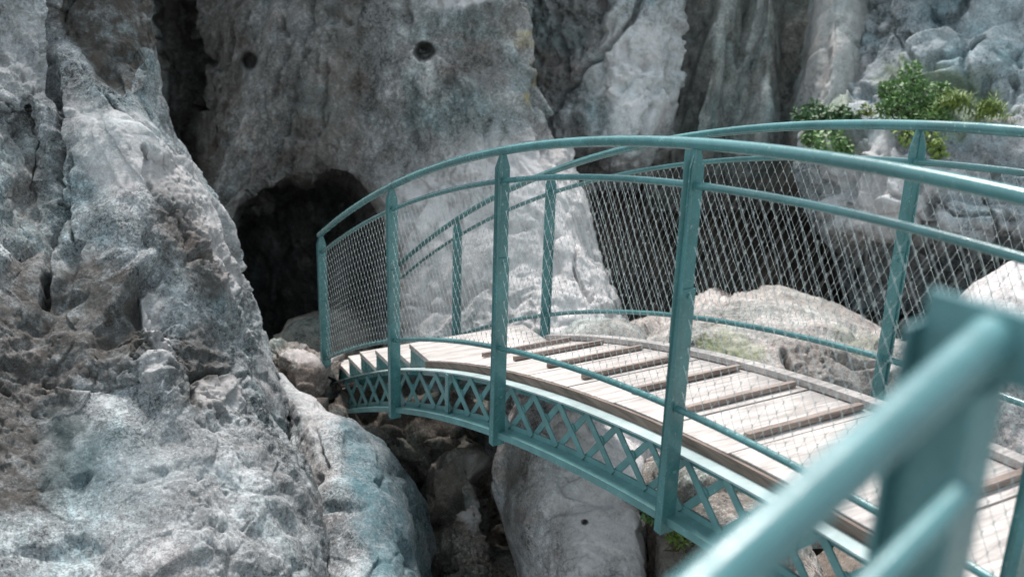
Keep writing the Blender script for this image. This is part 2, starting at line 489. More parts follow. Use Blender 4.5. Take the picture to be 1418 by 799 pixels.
R_left = rock_mat('pale_limestone', (.50, .525, .535), (.225, .238, .245), (.035, .038, .038), 1.3, .5, .95)
R_mid = rock_mat('wall_limestone', (.54, .535, .53), (.245, .248, .245), (.05, .05, .048), 5.1, .4, .85)
R_over = rock_mat('grey_limestone', (.60, .62, .63), (.33, .345, .35), (.055, .06, .06), 8.7, .45, .65)
R_flute = rock_mat('fluted_limestone', (.60, .61, .585), (.33, .34, .325), (.08, .083, .076), 11.9, .6, .6)
R_right = rock_mat('blue_limestone', (.56, .59, .61), (.35, .38, .395), (.07, .085, .09), 14.2, .3, .65)
R_boul = rock_mat('pinkish_boulder', (.72, .69, .69), (.42, .395, .395), (.09, .083, .08), 17.5, .25, .7, tint=.45)
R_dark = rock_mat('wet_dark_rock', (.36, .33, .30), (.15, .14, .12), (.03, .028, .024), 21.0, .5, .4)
R_tan = rock_mat('tan_boulder', (.62, .58, .55), (.36, .335, .315), (.09, .083, .077), 19.5, .25, .7, tint=.5)
R_brown = rock_mat('brown_rock', (.46, .43, .40), (.20, .178, .16), (.045, .04, .034), 24.0, .3, .5)
R_cave = rock_mat('cavern_rock', (.40, .37, .33), (.20, .185, .165), (.05, .047, .042), 27.0, .4, .4)

# --- the huge buttress on the left
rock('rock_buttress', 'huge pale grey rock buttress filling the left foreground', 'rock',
     [row(-640, (-420, 5.9), (-120, 6.4), (20, 6.7), (90, 6.8), (160, 6.9), (225, 7.2), (240, 7.8)),
      row(-420, (-420, 5.6), (-120, 6.1), (20, 6.5), (90, 6.6), (150, 6.7), (188, 7.0), (200, 7.6)),
      row(-150, (-420, 5.3), (-120, 5.75), (20, 6.15), (85, 6.3), (145, 6.35), (190, 6.6), (205, 7.3)),
      row(0, (-420, 5.1), (-120, 5.5), (10, 5.9), (75, 6.1), (145, 6.15), (196, 6.4), (210, 7.1)),
      row(110, (-420, 4.95), (-120, 5.3), (10, 5.65), (80, 5.9), (150, 5.85), (206, 6.15), (222, 7.0)),
      row(200, (-420, 4.8), (-120, 5.1), (10, 5.5), (85, 5.7), (165, 5.6), (230, 5.9), (254, 6.9)),
      row(300, (-420, 4.6), (-120, 4.9), (10, 5.3), (85, 5.45), (185, 5.35), (285, 5.75), (316, 6.9)),
      row(400, (-420, 4.4), (-120, 4.7), (10, 5.05), (90, 5.15), (200, 5.15), (318, 5.6), (349, 6.9)),
      row(480, (-420, 4.2), (-120, 4.5), (10, 4.85), (100, 4.95), (220, 4.95), (330, 5.5), (366, 6.6)),
      row(570, (-420, 4.0), (-120, 4.25), (10, 4.6), (110, 4.7), (250, 4.75), (360, 5.2), (404, 6.2)),
      row(660, (-420, 3.8), (-120, 4.05), (10, 4.35), (120, 4.45), (260, 4.5), (395, 4.85), (436, 5.7)),
      row(799, (-420, 3.5), (-120, 3.7), (10, 4.0), (120, 4.1), (270, 4.15), (420, 4.5), (468, 5.3)),
      row(1100, (-420, 3.1), (-120, 3.2), (10, 3.4), (120, 3.5), (270, 3.6), (440, 3.9), (490, 4.7))],
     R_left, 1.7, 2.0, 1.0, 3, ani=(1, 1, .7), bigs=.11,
     smooth=[([(-420, 600), (120, 560), (250, 545), (400, 620), (520, 820), (520, 1200), (-420, 1200)], 40, .42), ([(78, 90), (160, 130), (240, 230), (200, 330), (90, 330)], 20, .6)],
     cracks=[([(72, -60), (70, 0), (73, 105), (84, 150), (86, 210), (80, 300), (62, 375), (60, 420)], 9, .16),
             ([(40, 150), (55, 200), (45, 260)], 7, .08), ([(120, 90), (135, 120), (165, 150), (190, 165)], 6, .06),
             ([(100, 330), (88, 290), (100, 220)], 6, .07), ([(60, 525), (95, 536), (130, 540), (195, 530)], 4, .035),
             ([(252, 502), (262, 515), (300, 505), (345, 515)], 8, .11), ([(195, 210), (200, 250), (210, 270)], 6, .06),
             ([(258, 330), (262, 350), (300, 370)], 6, .06), ([(262, 520), (268, 560)], 6, .06)],
     pushes=[([(80, -200), (76, 40), (88, 62), (115, 72), (140, 108), (185, 106), (208, 70), (204, -200)], 16, .28),
             ([(0, 170), (40, 150), (75, 200), (70, 330), (30, 380), (0, 330)], 22, .14),
             ([(195, 215), (240, 230), (285, 290), (320, 350), (300, 380), (240, 330)], 14, .10),
             ([(120, 520), (200, 520), (260, 620), (200, 640)], 25, .08)],
     stains_and_light=[('dark', [(78, -200), (76, 45), (112, 70), (140, 110), (190, 104), (212, 60), (206, -200)], 5, 1.0),  # overhang's cast shadow painted in as a dark patch
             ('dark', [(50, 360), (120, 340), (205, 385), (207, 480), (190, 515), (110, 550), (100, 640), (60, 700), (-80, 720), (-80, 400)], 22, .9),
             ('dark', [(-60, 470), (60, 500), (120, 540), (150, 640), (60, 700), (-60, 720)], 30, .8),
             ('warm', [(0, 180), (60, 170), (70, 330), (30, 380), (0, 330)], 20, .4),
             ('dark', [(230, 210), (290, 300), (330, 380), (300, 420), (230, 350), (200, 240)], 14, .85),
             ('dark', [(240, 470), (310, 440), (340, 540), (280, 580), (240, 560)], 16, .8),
             ('pale', [(90, 150), (205, 150), (290, 270), (345, 400), (318, 400), (255, 290), (200, 250), (130, 260)], 16, .6),  # highlights along the ridge painted in pale
             ('pale', [(205, 380), (235, 400), (235, 520), (208, 540)], 10, .6), ('pale', [(262, 515), (345, 515), (360, 560), (280, 560)], 8, .5), ('pale', [(0, 0), (60, 0), (60, 120), (0, 150)], 20, .4),
             ('teal', [(60, 560), (140, 590), (240, 640), (200, 700), (80, 680)], 40, .4),
             ('pale', [(150, 640), (300, 560), (400, 640), (440, 790), (100, 790)], 45, .2)],
     kind=None)

# --- its foot, split off by a gully, running down to the right under the bridge end
rock('rock_slope', 'bluish sloping rock rib below the far end of the bridge', 'rock',
     [[(370, 498, 6.95), (377, 506, 6.85), (385, 514, 6.8), (392, 524, 6.8), (398, 533, 6.9), (403, 540, 7.2)],
      [(378, 545, 6.6), (396, 547, 6.45), (414, 552, 6.4), (432, 560, 6.45), (450, 573, 6.55), (460, 582, 6.9)],
      [(395, 595, 6.2), (425, 586, 5.98), (450, 584, 5.95), (476, 588, 6.05), (502, 600, 6.3), (510, 607, 6.7)],
      [(420, 660, 5.6), (455, 650, 5.4), (490, 645, 5.4), (525, 645, 5.55), (552, 652, 5.9), (560, 660, 6.5)],
      [(440, 740, 5.1), (480, 740, 4.95), (515, 740, 4.95), (550, 738, 5.1), (580, 735, 5.5), (588, 735, 6.2)],
      [(450, 850, 4.6), (490, 850, 4.5), (530, 850, 4.5), (570, 850, 4.7), (600, 850, 5.2), (608, 850, 5.9)],
      [(460, 1050, 4.0), (500, 1050, 3.95), (540, 1050, 4.0), (580, 1050, 4.2), (610, 1050, 4.7), (620, 1050, 5.4)]],
     R_left, 1.7, 1.2, .6, 11, fines=.7, chunk=.03,
     cracks=[([(440, 600), (450, 640), (438, 690)], 6, .06)],
     stains_and_light=[('teal', [(470, 580), (520, 610), (570, 670), (600, 800), (510, 800), (480, 660)], 20, .8),
             ('warm', [(420, 560), (450, 590), (455, 680), (440, 690), (425, 620)], 12, .35),
             ('pale', [(380, 510), (450, 540), (470, 590), (430, 610)], 15, .5)])

# --- middle wall with the cave mouth
rock('cliff_wall', 'tall grey rock wall with the dark cave mouth behind the bridge', 'cliff',
     [row(-230, (120, 11.0), (230, 10.9), (300, 10.67), (345, 9.97), (440, 9.63), (540, 9.31), (640, 9.2), (690, 9.4), (705, 10.0)),
      row(-100, (120, 10.9), (230, 10.9), (300, 10.67), (340, 9.97), (440, 9.53), (540, 9.21), (640, 9.1), (695, 9.3), (712, 9.9)),
      row(0, (120, 10.9), (230, 10.9), (295, 10.67), (335, 9.97), (435, 9.53), (540, 9.16), (640, 9.0), (692, 9.2), (714, 9.8)),
      row(80, (120, 10.9), (235, 10.8), (295, 10.57), (335, 9.92), (420, 9.48), (540, 9.11), (640, 8.9), (705, 9.05), (726, 9.7)),
      row(160, (120, 10.9), (245, 10.8), (295, 10.47), (330, 9.87), (410, 9.48), (540, 9.06), (640, 8.8), (725, 8.9), (756, 9.6)),
      row(230, (120, 10.9), (255, 10.7), (300, 10.37), (335, 9.87), (410, 9.48), (540, 8.96), (650, 8.65), (740, 8.75), (776, 9.4)),
      row(320, (120, 10.9), (255, 10.7), (300, 9.97), (340, 9.57), (410, 9.22), (540, 8.72), (670, 8.45), (785, 8.5), (822, 9.2)),
      row(400, (120, 10.9), (255, 10.7), (300, 9.97), (345, 9.67), (410, 9.32), (540, 8.62), (690, 8.2), (825, 8.2), (866, 9.0)),
      row(470, (120, 10.9), (255, 10.7), (300, 9.97), (345, 9.67), (410, 9.32), (540, 8.52), (690, 7.95), (830, 7.85), (880, 8.7)),
      row(560, (120, 10.8), (255, 10.6), (300, 9.87), (345, 9.57), (420, 9.22), (550, 8.47), (690, 7.8), (830, 7.7), (890, 8.6)),
      row(900, (120, 10.6), (255, 10.4), (300, 9.67), (345, 9.37), (420, 9.02), (550, 8.27), (690, 7.6), (830, 7.5), (900, 8.4))],
     R_mid, 1.8, 2.5, 1.0, 21, ani=(1, 1, .7), fines=.9,
     carve=[(347, 85, 13, .34), (588, 73, 15, .42), (297, 88, 7, .1)],
     pushes=[([(318, 345), (335, 308), (365, 282), (410, 264), (455, 252), (488, 258), (512, 278), (528, 310), (540, 350), (546, 400), (545, 432), (520, 450), (470, 520), (300, 540)], 20, 2.8),
             ([(215, -200), (255, -200), (262, 30), (282, 70), (268, 130), (272, 220), (285, 260), (230, 260)], 10, .8),
             ([(738, 120), (760, 200), (752, 160), (735, 95)], 8, .2)],
     cracks=[([(440, -40), (430, 40), (418, 90), (405, 150), (388, 210)], 9, .10), ([(460, 80), (452, 140), (440, 190)], 7, .06),
             ([(715, 30), (726, 90), (735, 150), (750, 200), (752, 235)], 7, .10), ([(558, 225), (556, 250)], 5, .08),
             ([(800, 330), (795, 370), (815, 420)], 7, .12), ([(250, -40), (268, 40), (280, 70), (265, 150)], 7, .2)],
     stains_and_light=[('dark', [(640, -40), (700, -40), (705, 60), (690, 130), (640, 130), (620, 60)], 20, .5),
             ('dark', [(300, 230), (400, 205), (500, 200), (560, 300), (560, 440), (300, 500)], 35, .6),  # soft shadow round the cave mouth painted dark
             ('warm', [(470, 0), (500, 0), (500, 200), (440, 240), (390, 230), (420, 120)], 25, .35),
             ('dark', [(205, -150), (332, -150), (334, 100), (305, 200), (300, 300), (205, 330)], 10, .8),  # shade in the fold behind the buttress painted dark
             ('dark', [(430, -150), (520, -150), (500, 120), (470, 240), (380, 250), (420, 100)], 25, .35),  # shade on the wall's upper left painted dark
             ('yellow', [(716, 62), (728, 66), (740, 108), (732, 118), (722, 92)], 4, .55),
             ('yellow', [(724, 132), (738, 140), (736, 152), (724, 146)], 4, .45),
             ('pale', [(545, 250), (690, 190), (770, 200), (860, 380), (875, 480), (560, 480)], 30, 1.0),  # pale rock painted whiter to stand for light on the slope
             ('pale', [(570, -60), (690, -60), (685, 6), (655, 12), (600, 10)], 5, .9)],
     kind=None)

# --- overhanging cliff behind, upper middle
rock('overhang_cliff', 'light grey overhanging cliff block split by a diagonal crack', 'cliff',
     [row(-230, (560, 11.6), (680, 10.9), (760, 10.6), (840, 10.3), (905, 10.3), (930, 11.0)),
      row(-60, (560, 11.6), (690, 10.9), (765, 10.6), (845, 10.2), (912, 10.3), (934, 10.9)),
      row(40, (580, 11.6), (700, 10.9), (770, 10.6), (845, 10.1), (914, 10.15), (940, 10.8)),
      row(125, (600, 11.6), (720, 10.9), (785, 10.5), (850, 10.0), (920, 10.0), (954, 10.6)),
      row(180, (620, 11.6), (740, 10.9), (795, 10.4), (850, 9.95), (900, 10.0), (938, 10.6)),
      row(225, (640, 11.7), (750, 11.2), (800, 10.6), (840, 10.25), (880, 10.3), (910, 10.8)),
      row(262, (660, 12.4), (760, 12.0), (800, 11.6), (830, 11.4), (860, 11.4), (880, 11.6))],
     R_over, 1.9, 2.0, 1.1, 35, fines=1.1,
     cracks=[([(770, 160), (800, 115), (812, 90), (850, 55), (880, 20), (900, -20)], 8, .22), ([(760, -40), (775, 40), (790, 100)], 9, .15),
             ([(830, -20), (822, 50)], 10, .15), ([(870, 200), (905, 150)], 7, .1)],
     stains_and_light=[('dark', [(715, -40), (840, -40), (850, 20), (800, 90), (760, 180), (730, 120)], 16, .6),  # shadow over the block's left half painted dark
             ('pale', [(845, 40), (930, 20), (950, 130), (900, 185), (815, 130)], 22, .75),  # light on the block's right half painted pale
             ('dark', [(760, 200), (850, 205), (840, 250), (760, 250)], 14, .6)])  # shade on the underside painted dark

# --- fluted dark cliff
rock('fluted_cliff', 'dark fluted cliff of vertical folds right of the overhang', 'cliff',
     [row(-230, (890, 11.6), (950, 12.2), (1000, 11.4), (1035, 12.2), (1070, 11.4), (1100, 12.1), (1150, 11.2), (1210, 11.5), (1240, 12.3)),
      row(0, (900, 11.4), (945, 12.2), (1002, 11.3), (1030, 12.1), (1066, 11.2), (1096, 12.0), (1150, 10.8), (1205, 11.1), (1232, 12.0)),
      row(90, (910, 11.3), (940, 12.0), (990, 11.2), (1020, 11.9), (1062, 11.1), (1092, 11.9), (1150, 10.6), (1200, 10.9), (1226, 11.8)),
      row(150, (915, 11.3), (938, 11.9), (976, 11.1), (1012, 11.8), (1060, 11.0), (1085, 11.8), (1140, 10.5), (1195, 10.8), (1222, 11.6)),
      row(215, (900, 11.5), (930, 11.9), (965, 11.2), (1005, 11.8), (1050, 11.0), (1090, 11.6), (1130, 10.6), (1180, 10.8), (1215, 11.5)),
      row(250, (890, 12.2), (925, 12.2), (960, 12.0), (1005, 12.2), (1045, 11.6), (1085, 11.6), (1120, 11.0), (1165, 11.2), (1200, 11.7)),
      row(290, (890, 13.0), (925, 13.0), (960, 13.0), (1005, 13.0), (1045, 12.8), (1085, 12.7), (1115, 12.4), (1150, 12.3), (1180, 12.5))],
     R_flute, 2.0, 2.0, .8, 44, ani=(1, 1, .4), fines=.8,
     stains_and_light=[('pale', [(1105, -40), (1195, -40), (1210, 60), (1205, 150), (1180, 200), (1120, 160), (1095, 100)], 18, .45),
             ('dark', [(950, -40), (1000, -40), (985, 150), (960, 190), (945, 100)], 12, .5),  # shade in the deep left fold painted dark
             ('dark', [(1058, -40), (1098, -40), (1090, 160), (1060, 150)], 8, .55),  # second fold's shade, also painted dark
             ('warm', [(1060, 190), (1130, 190), (1140, 280), (1080, 290)], 12, .7)])

# --- right hand wall
rock('slab_cliff', 'blue grey slabby cliff with plants on its ledge', 'cliff',
     [row(-230, (1190, 11.2), (1240, 10.6), (1320, 10.2), (1420, 9.9), (1540, 9.6), (1800, 9.0)),
      row(0, (1190, 11.1), (1235, 10.4), (1320, 10.0), (1420, 9.7), (1540, 9.4), (1800, 8.8)),
      row(80, (1185, 11.0), (1235, 10.3), (1320, 9.8), (1420, 9.5), (1540, 9.2), (1800, 8.6)),
      row(140, (1150, 10.8), (1225, 10.0), (1320, 9.6), (1420, 9.3), (1540, 9.0), (1800, 8.4)),
      row(175, (1115, 10.1), (1210, 9.35), (1310, 9.0), (1420, 8.9), (1540, 8.7), (1800, 8.1)),
      row(220, (1095, 10.0), (1200, 9.15), (1300, 8.8), (1420, 8.6), (1540, 8.4), (1800, 7.9)),
      row(290, (1105, 10.0), (1200, 9.1), (1300, 8.7), (1420, 8.5), (1540, 8.3), (1800, 7.8)),
      row(325, (1140, 10.4), (1215, 9.35), (1305, 8.9), (1420, 8.6), (1540, 8.3), (1800, 7.8)),
      row(352, (1160, 11.8), (1228, 11.2), (1315, 10.8), (1420, 9.6), (1540, 8.8), (1800, 8.1)),
      row(385, (1170, 12.6), (1236, 12.2), (1325, 11.8), (1420, 10.6), (1540, 9.4), (1800, 8.4)),
      row(430, (1180, 13.0), (1240, 12.8), (1330, 12.4), (1420, 11.4), (1540, 10.2), (1800, 9.0))],
     R_right, 2.0, 2.0, 1.1, 52, fines=.9, bigs=.09, chunk=.15, crk=2.2,
     cracks=[([(1215, -20), (1222, 25), (1238, 60), (1250, 78)], 4.5, .09),
             ([(1290, 270), (1320, 300), (1370, 300)], 5, .11), ([(1272, 300), (1284, 325), (1290, 340)], 5, .1), ([(1365, 270), (1380, 320), (1400, 330)], 6, .12)],
     stains_and_light=[('pale', [(1130, 180), (1240, 180), (1290, 270), (1300, 340), (1180, 340), (1120, 260)], 20, .6),
             ('dark', [(1300, 195), (1418, 190), (1418, 240), (1340, 250)], 14, .45),
             ('dark', [(1340, 270), (1418, 275), (1418, 340), (1380, 330)], 14, .4),
             ('green', [(1100, 145), (1182, 145), (1184, 215), (1108, 215)], 7, .6), ('green', [(1224, 88), (1300, 100), (1392, 130), (1392, 172), (1300, 200), (1230, 190)], 9, .65),
             ('teal', [(1220, -60), (1418, -60), (1418, 120), (1300, 80)], 30, .3)])

# --- cavern at the back, under the overhanging cliffs: one deep dark recess
rock('cavern_wall', 'dark cavern back wall under the overhanging cliffs', 'cliff',
     [row(-420, (350, 13.6), (700, 13.6), (950, 13.8), (1200, 13.4), (1500, 12.6), (1900, 11.5)),
      row(100, (350, 13.6), (700, 13.6), (950, 13.8), (1200, 13.4), (1500, 12.6), (1900, 11.5)),
      row(250, (350, 14.0), (700, 14.4), (950, 14.8), (1200, 14.4), (1500, 13.4), (1900, 12.0)),
      row(400, (350, 13.8), (700, 14.4), (950, 14.8), (1200, 14.4), (1500, 13.0), (1900, 11.5)),
      row(520, (350, 13.0), (700, 13.0), (950, 13.0), (1200, 12.4), (1500, 11.0), (1900, 9.8)),
      row(900, (350, 11.5), (700, 11.5), (950, 11.0), (1200, 10.2), (1500, 9.0), (1900, 8.2))],
     R_cave, 4.0, 2.0, 1.6, 61)

# --- roof of the cavern, tying the overhangs together
rock('cavern_roof', 'shadowed rock roof spanning above the dark cavern', 'cliff',
     [[(700, 240, 14.5), (820, 240, 14.5), (960, 240, 14.5), (1100, 250, 14.5), (1300, 330, 13.8), (1500, 350, 13.0)],
      [(700, 215, 12.6), (820, 215, 12.3), (960, 225, 12.3), (1100, 235, 12.0), (1300, 330, 10.6), (1500, 345, 9.8)],
      [(700, 170, 11.8), (820, 170, 11.5), (960, 185, 12.0), (1100, 200, 11.5), (1300, 290, 10.2), (1500, 300, 9.4)],
      [(700, -60, 11.8), (820, -60, 12.0), (960, -60, 12.4), (1100, -60, 12.0), (1300, -60, 11.0), (1500, -60, 10.4)]],
     R_cave, 4.0, 2.2, .8, 63)

# --- boulder behind the deck on the right
rock('boulder', 'big rounded boulder with bright top behind the deck, mossy on its left', 'boulder',
     [[(868, 452, 8.2), (905, 436, 8.2), (960, 416, 8.3), (1030, 403, 8.4), (1085, 402, 8.4), (1150, 420, 8.3), (1210, 448, 8.1), (1262, 474, 7.9), (1300, 510, 7.8)],
      [(872, 462, 7.7), (915, 452, 7.4), (965, 436, 7.3), (1030, 425, 7.3), (1090, 424, 7.3), (1150, 438, 7.2), (1205, 462, 7.0), (1255, 492, 6.9), (1292, 522, 7.1)],
      [(876, 480, 7.3), (925, 478, 6.9), (975, 468, 6.7), (1035, 460, 6.6), (1090, 460, 6.55), (1145, 468, 6.5), (1200, 490, 6.4), (1248, 515, 6.4), (1280, 535, 6.8)],
      [(880, 510, 7.2), (935, 512, 6.7), (985, 508, 6.45), (1040, 505, 6.3), (1090, 506, 6.2), (1140, 512, 6.2), (1190, 525, 6.2), (1238, 540, 6.3), (1270, 550, 6.7)],
      [(880, 580, 7.2), (935, 580, 6.6), (985, 580, 6.3), (1040, 580, 6.15), (1090, 580, 6.1), (1140, 580, 6.1), (1190, 580, 6.15), (1238, 580, 6.3), (1270, 580, 6.7)],
      [(880, 760, 7.0), (935, 760, 6.4), (985, 760, 6.2), (1040, 760, 6.05), (1090, 760, 6.0), (1140, 760, 6.0), (1190, 760, 6.05), (1238, 760, 6.2), (1270, 760, 6.6)]],
     R_tan, 1.7, 1.2, .7, 71, fines=1.1, bigs=.03, chunk=.09,
     cracks=[([(1085, 485), (1100, 520), (1120, 545)], 10, .16), ([(1140, 480), (1185, 500), (1230, 505)], 8, .08)],
     stains_and_light=[('green', [(960, 468), (1010, 455), (1048, 470), (1045, 505), (985, 510)], 12, .75),
             ('dark', [(1075, 470), (1200, 470), (1245, 520), (1230, 560), (1100, 560)], 16, .5),
             ('warm', [(1040, 400), (1180, 415), (1180, 440), (1060, 430)], 8, .35),
             ('green', [(1150, 455), (1210, 460), (1215, 490), (1170, 485)], 8, .3)])

rock('boulder', 'bright white rough rock behind the blurred post at the right edge', 'boulder',
     [[(1318, 424, 8.0), (1345, 388, 8.0), (1385, 364, 8.0), (1420, 358, 8.0), (1480, 362, 8.0), (1530, 390, 8.0)],
      [(1322, 434, 7.4), (1350, 410, 7.2), (1390, 392, 7.1), (1425, 388, 7.0), (1480, 392, 7.0), (1525, 412, 7.3)],
      [(1326, 470, 7.2), (1355, 462, 6.9), (1392, 455, 6.7), (1428, 452, 6.6), (1480, 455, 6.7), (1520, 465, 7.1)],
      [(1300, 540, 7.1), (1345, 540, 6.7), (1392, 540, 6.4), (1428, 540, 6.3), (1480, 540, 6.4), (1530, 540, 7.0)],
      [(1290, 760, 7.0), (1340, 760, 6.5), (1392, 760, 6.2), (1428, 760, 6.1), (1480, 760, 6.2), (1540, 760, 6.8)]],
     R_boul, 2.0, 1.0, .6, 76, stains_and_light=[('pale', [(1320, 360), (1500, 350), (1500, 440), (1330, 440)], 12, .8)])

rock('boulder', 'grey wedge of rock at the wall foot beside the far railing', 'boulder',
     [[(766, 476, 8.0), (785, 455, 7.9), (810, 442, 7.9), (850, 440, 7.9), (885, 446, 8.0), (900, 462, 8.1)],
      [(766, 490, 7.5), (790, 472, 7.25), (815, 462, 7.15), (850, 460, 7.15), (882, 466, 7.3), (900, 480, 7.6)],
      [(766, 560, 7.2), (790, 560, 6.95), (815, 560, 6.85), (850, 560, 6.85), (882, 560, 7.0), (900, 560, 7.4)],
      [(760, 800, 6.9), (790, 800, 6.6), (815, 800, 6.5), (850, 800, 6.5), (882, 800, 6.6), (905, 800, 7.0)]],
     R_flute, 2.0, .8, .5, 79)

# --- rocks round the far end of the bridge
rock('boulder', 'dim rounded rock on the cave floor behind the end post', 'boulder',
     [[(378, 470, 9.6), (400, 440, 9.6), (435, 428, 9.7), (475, 424, 9.7), (510, 434, 9.7), (532, 460, 9.6)],
      [(380, 490, 9.2), (402, 462, 9.0), (435, 450, 8.95), (475, 448, 8.95), (508, 458, 9.0), (530, 480, 9.2)],
      [(380, 560, 9.0), (402, 560, 8.75), (435, 560, 8.7), (475, 560, 8.7), (508, 560, 8.75), (530, 560, 9.0)]],
     R_cave, 2.0, .8, .5, 83)
rock('boulder', 'broken ledge stone with pale top wedged beside the bridge end', 'boulder',
     [[(362, 486, 7.5), (376, 470, 7.4), (396, 466, 7.4), (420, 474, 7.45), (440, 490, 7.5), (456, 508, 7.6)],
      [(366, 502, 7.1), (380, 492, 6.98), (400, 490, 6.92), (422, 498, 6.95), (441, 510, 7.02), (455, 520, 7.2)],
      [(374, 528, 7.05), (388, 526, 6.9), (406, 526, 6.82), (425, 531, 6.84), (442, 538, 6.92), (455, 544, 7.15)],
      [(388, 566, 7.0), (402, 566, 6.85), (420, 568, 6.76), (436, 571, 6.8), (450, 576, 6.9), (460, 580, 7.15)],
      [(400, 640, 6.9), (415, 640, 6.75), (432, 640, 6.68), (446, 640, 6.7), (458, 640, 6.8), (470, 640, 7.05)]],
     R_brown, 1.5, .5, .8, 87, chunk=.16, fines=1.3,
     stains_and_light=[('pale', [(378, 478), (425, 480), (455, 510), (440, 512), (390, 492)], 5, .6), ('dark', [(375, 512), (440, 522), (455, 570), (395, 560)], 8, .6)])
rock('boulder', 'small pinkish rubble block under the green rod', 'boulder',
     [[(440, 566, 7.2), (448, 556, 7.2), (462, 552, 7.2), (476, 556, 7.2), (488, 566, 7.2)],
      [(440, 576, 6.95), (449, 570, 6.85), (462, 568, 6.8), (476, 571, 6.85), (490, 578, 7.0)],
      [(440, 600, 6.9), (450, 600, 6.75), (464, 600, 6.7), (480, 600, 6.75), (496, 600, 6.95)],
      [(440, 660, 6.8), (450, 660, 6.65), (470, 660, 6.6), (490, 660, 6.65), (510, 660, 6.85)]],
     R_brown, 1.5, .4, .3, 89)

# --- rocks under the bridge
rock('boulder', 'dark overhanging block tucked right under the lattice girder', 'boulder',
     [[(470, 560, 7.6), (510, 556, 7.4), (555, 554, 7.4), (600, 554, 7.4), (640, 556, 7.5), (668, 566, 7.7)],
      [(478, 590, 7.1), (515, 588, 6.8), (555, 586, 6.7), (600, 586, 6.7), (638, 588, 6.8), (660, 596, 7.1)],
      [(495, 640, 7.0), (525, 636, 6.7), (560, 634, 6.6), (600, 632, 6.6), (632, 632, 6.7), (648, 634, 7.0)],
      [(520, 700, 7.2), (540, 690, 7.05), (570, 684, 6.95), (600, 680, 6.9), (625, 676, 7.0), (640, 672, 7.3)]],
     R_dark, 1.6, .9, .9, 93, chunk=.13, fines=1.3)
rock('boulder', 'brown rock rib with a pale patch beside the black gap', 'boulder',
     [[(560, 640, 7.4), (585, 620, 7.1), (612, 604, 6.9), (632, 600, 6.85), (642, 606, 6.95), (646, 612, 7.3)],
      [(550, 680, 7.0), (580, 670, 6.75), (615, 660, 6.5), (645, 652, 6.4), (664, 650, 6.55), (670, 652, 7.0)],
      [(560, 730, 6.8), (590, 722, 6.55), (625, 716, 6.3), (660, 712, 6.2), (680, 712, 6.35), (687, 714, 6.8)],
      [(570, 780, 6.6), (600, 778, 6.4), (630, 776, 6.15), (656, 776, 6.1), (672, 778, 6.25), (680, 780, 6.7)],
      [(580, 900, 6.2), (605, 900, 6.0), (630, 900, 5.85), (652, 900, 5.8), (668, 900, 5.95), (678, 900, 6.4)]],
     R_dark, 1.6, .8, .85, 97, chunk=.11, fines=1.3,
     stains_and_light=[('pale', [(640, 690), (668, 690), (680, 730), (660, 745), (640, 725)], 7, .75), ('warm', [(575, 655), (640, 640), (650, 690), (600, 700)], 12, .5),
             ('pale', [(640, 640), (655, 640), (672, 680), (662, 680)], 4, .5)])
rock('boulder', 'large pale pinkish boulder below the middle of the bridge', 'boulder',
     [[(700, 545, 6.6), (735, 520, 6.5), (790, 510, 6.5), (850, 520, 6.5), (905, 560, 6.4), (930, 600, 6.5)],
      [(690, 600, 6.3), (728, 590, 5.95), (785, 585, 5.75), (845, 600, 5.7), (895, 640, 5.7), (915, 660, 6.1)],
      [(680, 670, 6.2), (722, 665, 5.7), (780, 665, 5.45), (840, 675, 5.35), (882, 695, 5.4), (900, 705, 5.9)],
      [(688, 740, 6.1), (726, 740, 5.55), (782, 740, 5.25), (842, 740, 5.15), (886, 742, 5.2), (903, 744, 5.7)],
      [(700, 790, 6.2), (735, 800, 5.5), (785, 805, 5.1), (845, 805, 5.0), (890, 800, 5.05), (910, 800, 5.5)],
      [(690, 960, 5.8), (735, 960, 5.2), (785, 960, 4.85), (845, 960, 4.7), (895, 960, 4.75), (925, 960, 5.2)]],
     R_boul, 1.6, 1.2, .6, 103, fines=.85,
     carve=[(810, 722, 4, .1)],
     stains_and_light=[('pale', [(770, 560), (910, 600), (920, 800), (800, 800), (760, 680)], 25, .9), ('warm', [(690, 600), (735, 610), (750, 690), (720, 760), (690, 740)], 18, .55), ('dark', [(690, 640), (712, 640), (712, 720), (690, 730)], 10, .5),  # lit right side painted pale, shaded left edge painted dark
             ('warm', [(760, 700), (800, 690), (800, 790), (760, 790)], 15, .3)])
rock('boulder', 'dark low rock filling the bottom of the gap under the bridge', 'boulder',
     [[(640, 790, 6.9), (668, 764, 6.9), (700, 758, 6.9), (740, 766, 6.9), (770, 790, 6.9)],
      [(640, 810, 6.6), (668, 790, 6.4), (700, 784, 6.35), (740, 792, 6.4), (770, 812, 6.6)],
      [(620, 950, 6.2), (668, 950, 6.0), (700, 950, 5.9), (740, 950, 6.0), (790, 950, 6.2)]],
     R_dark, 2.0, .8, .5, 107)
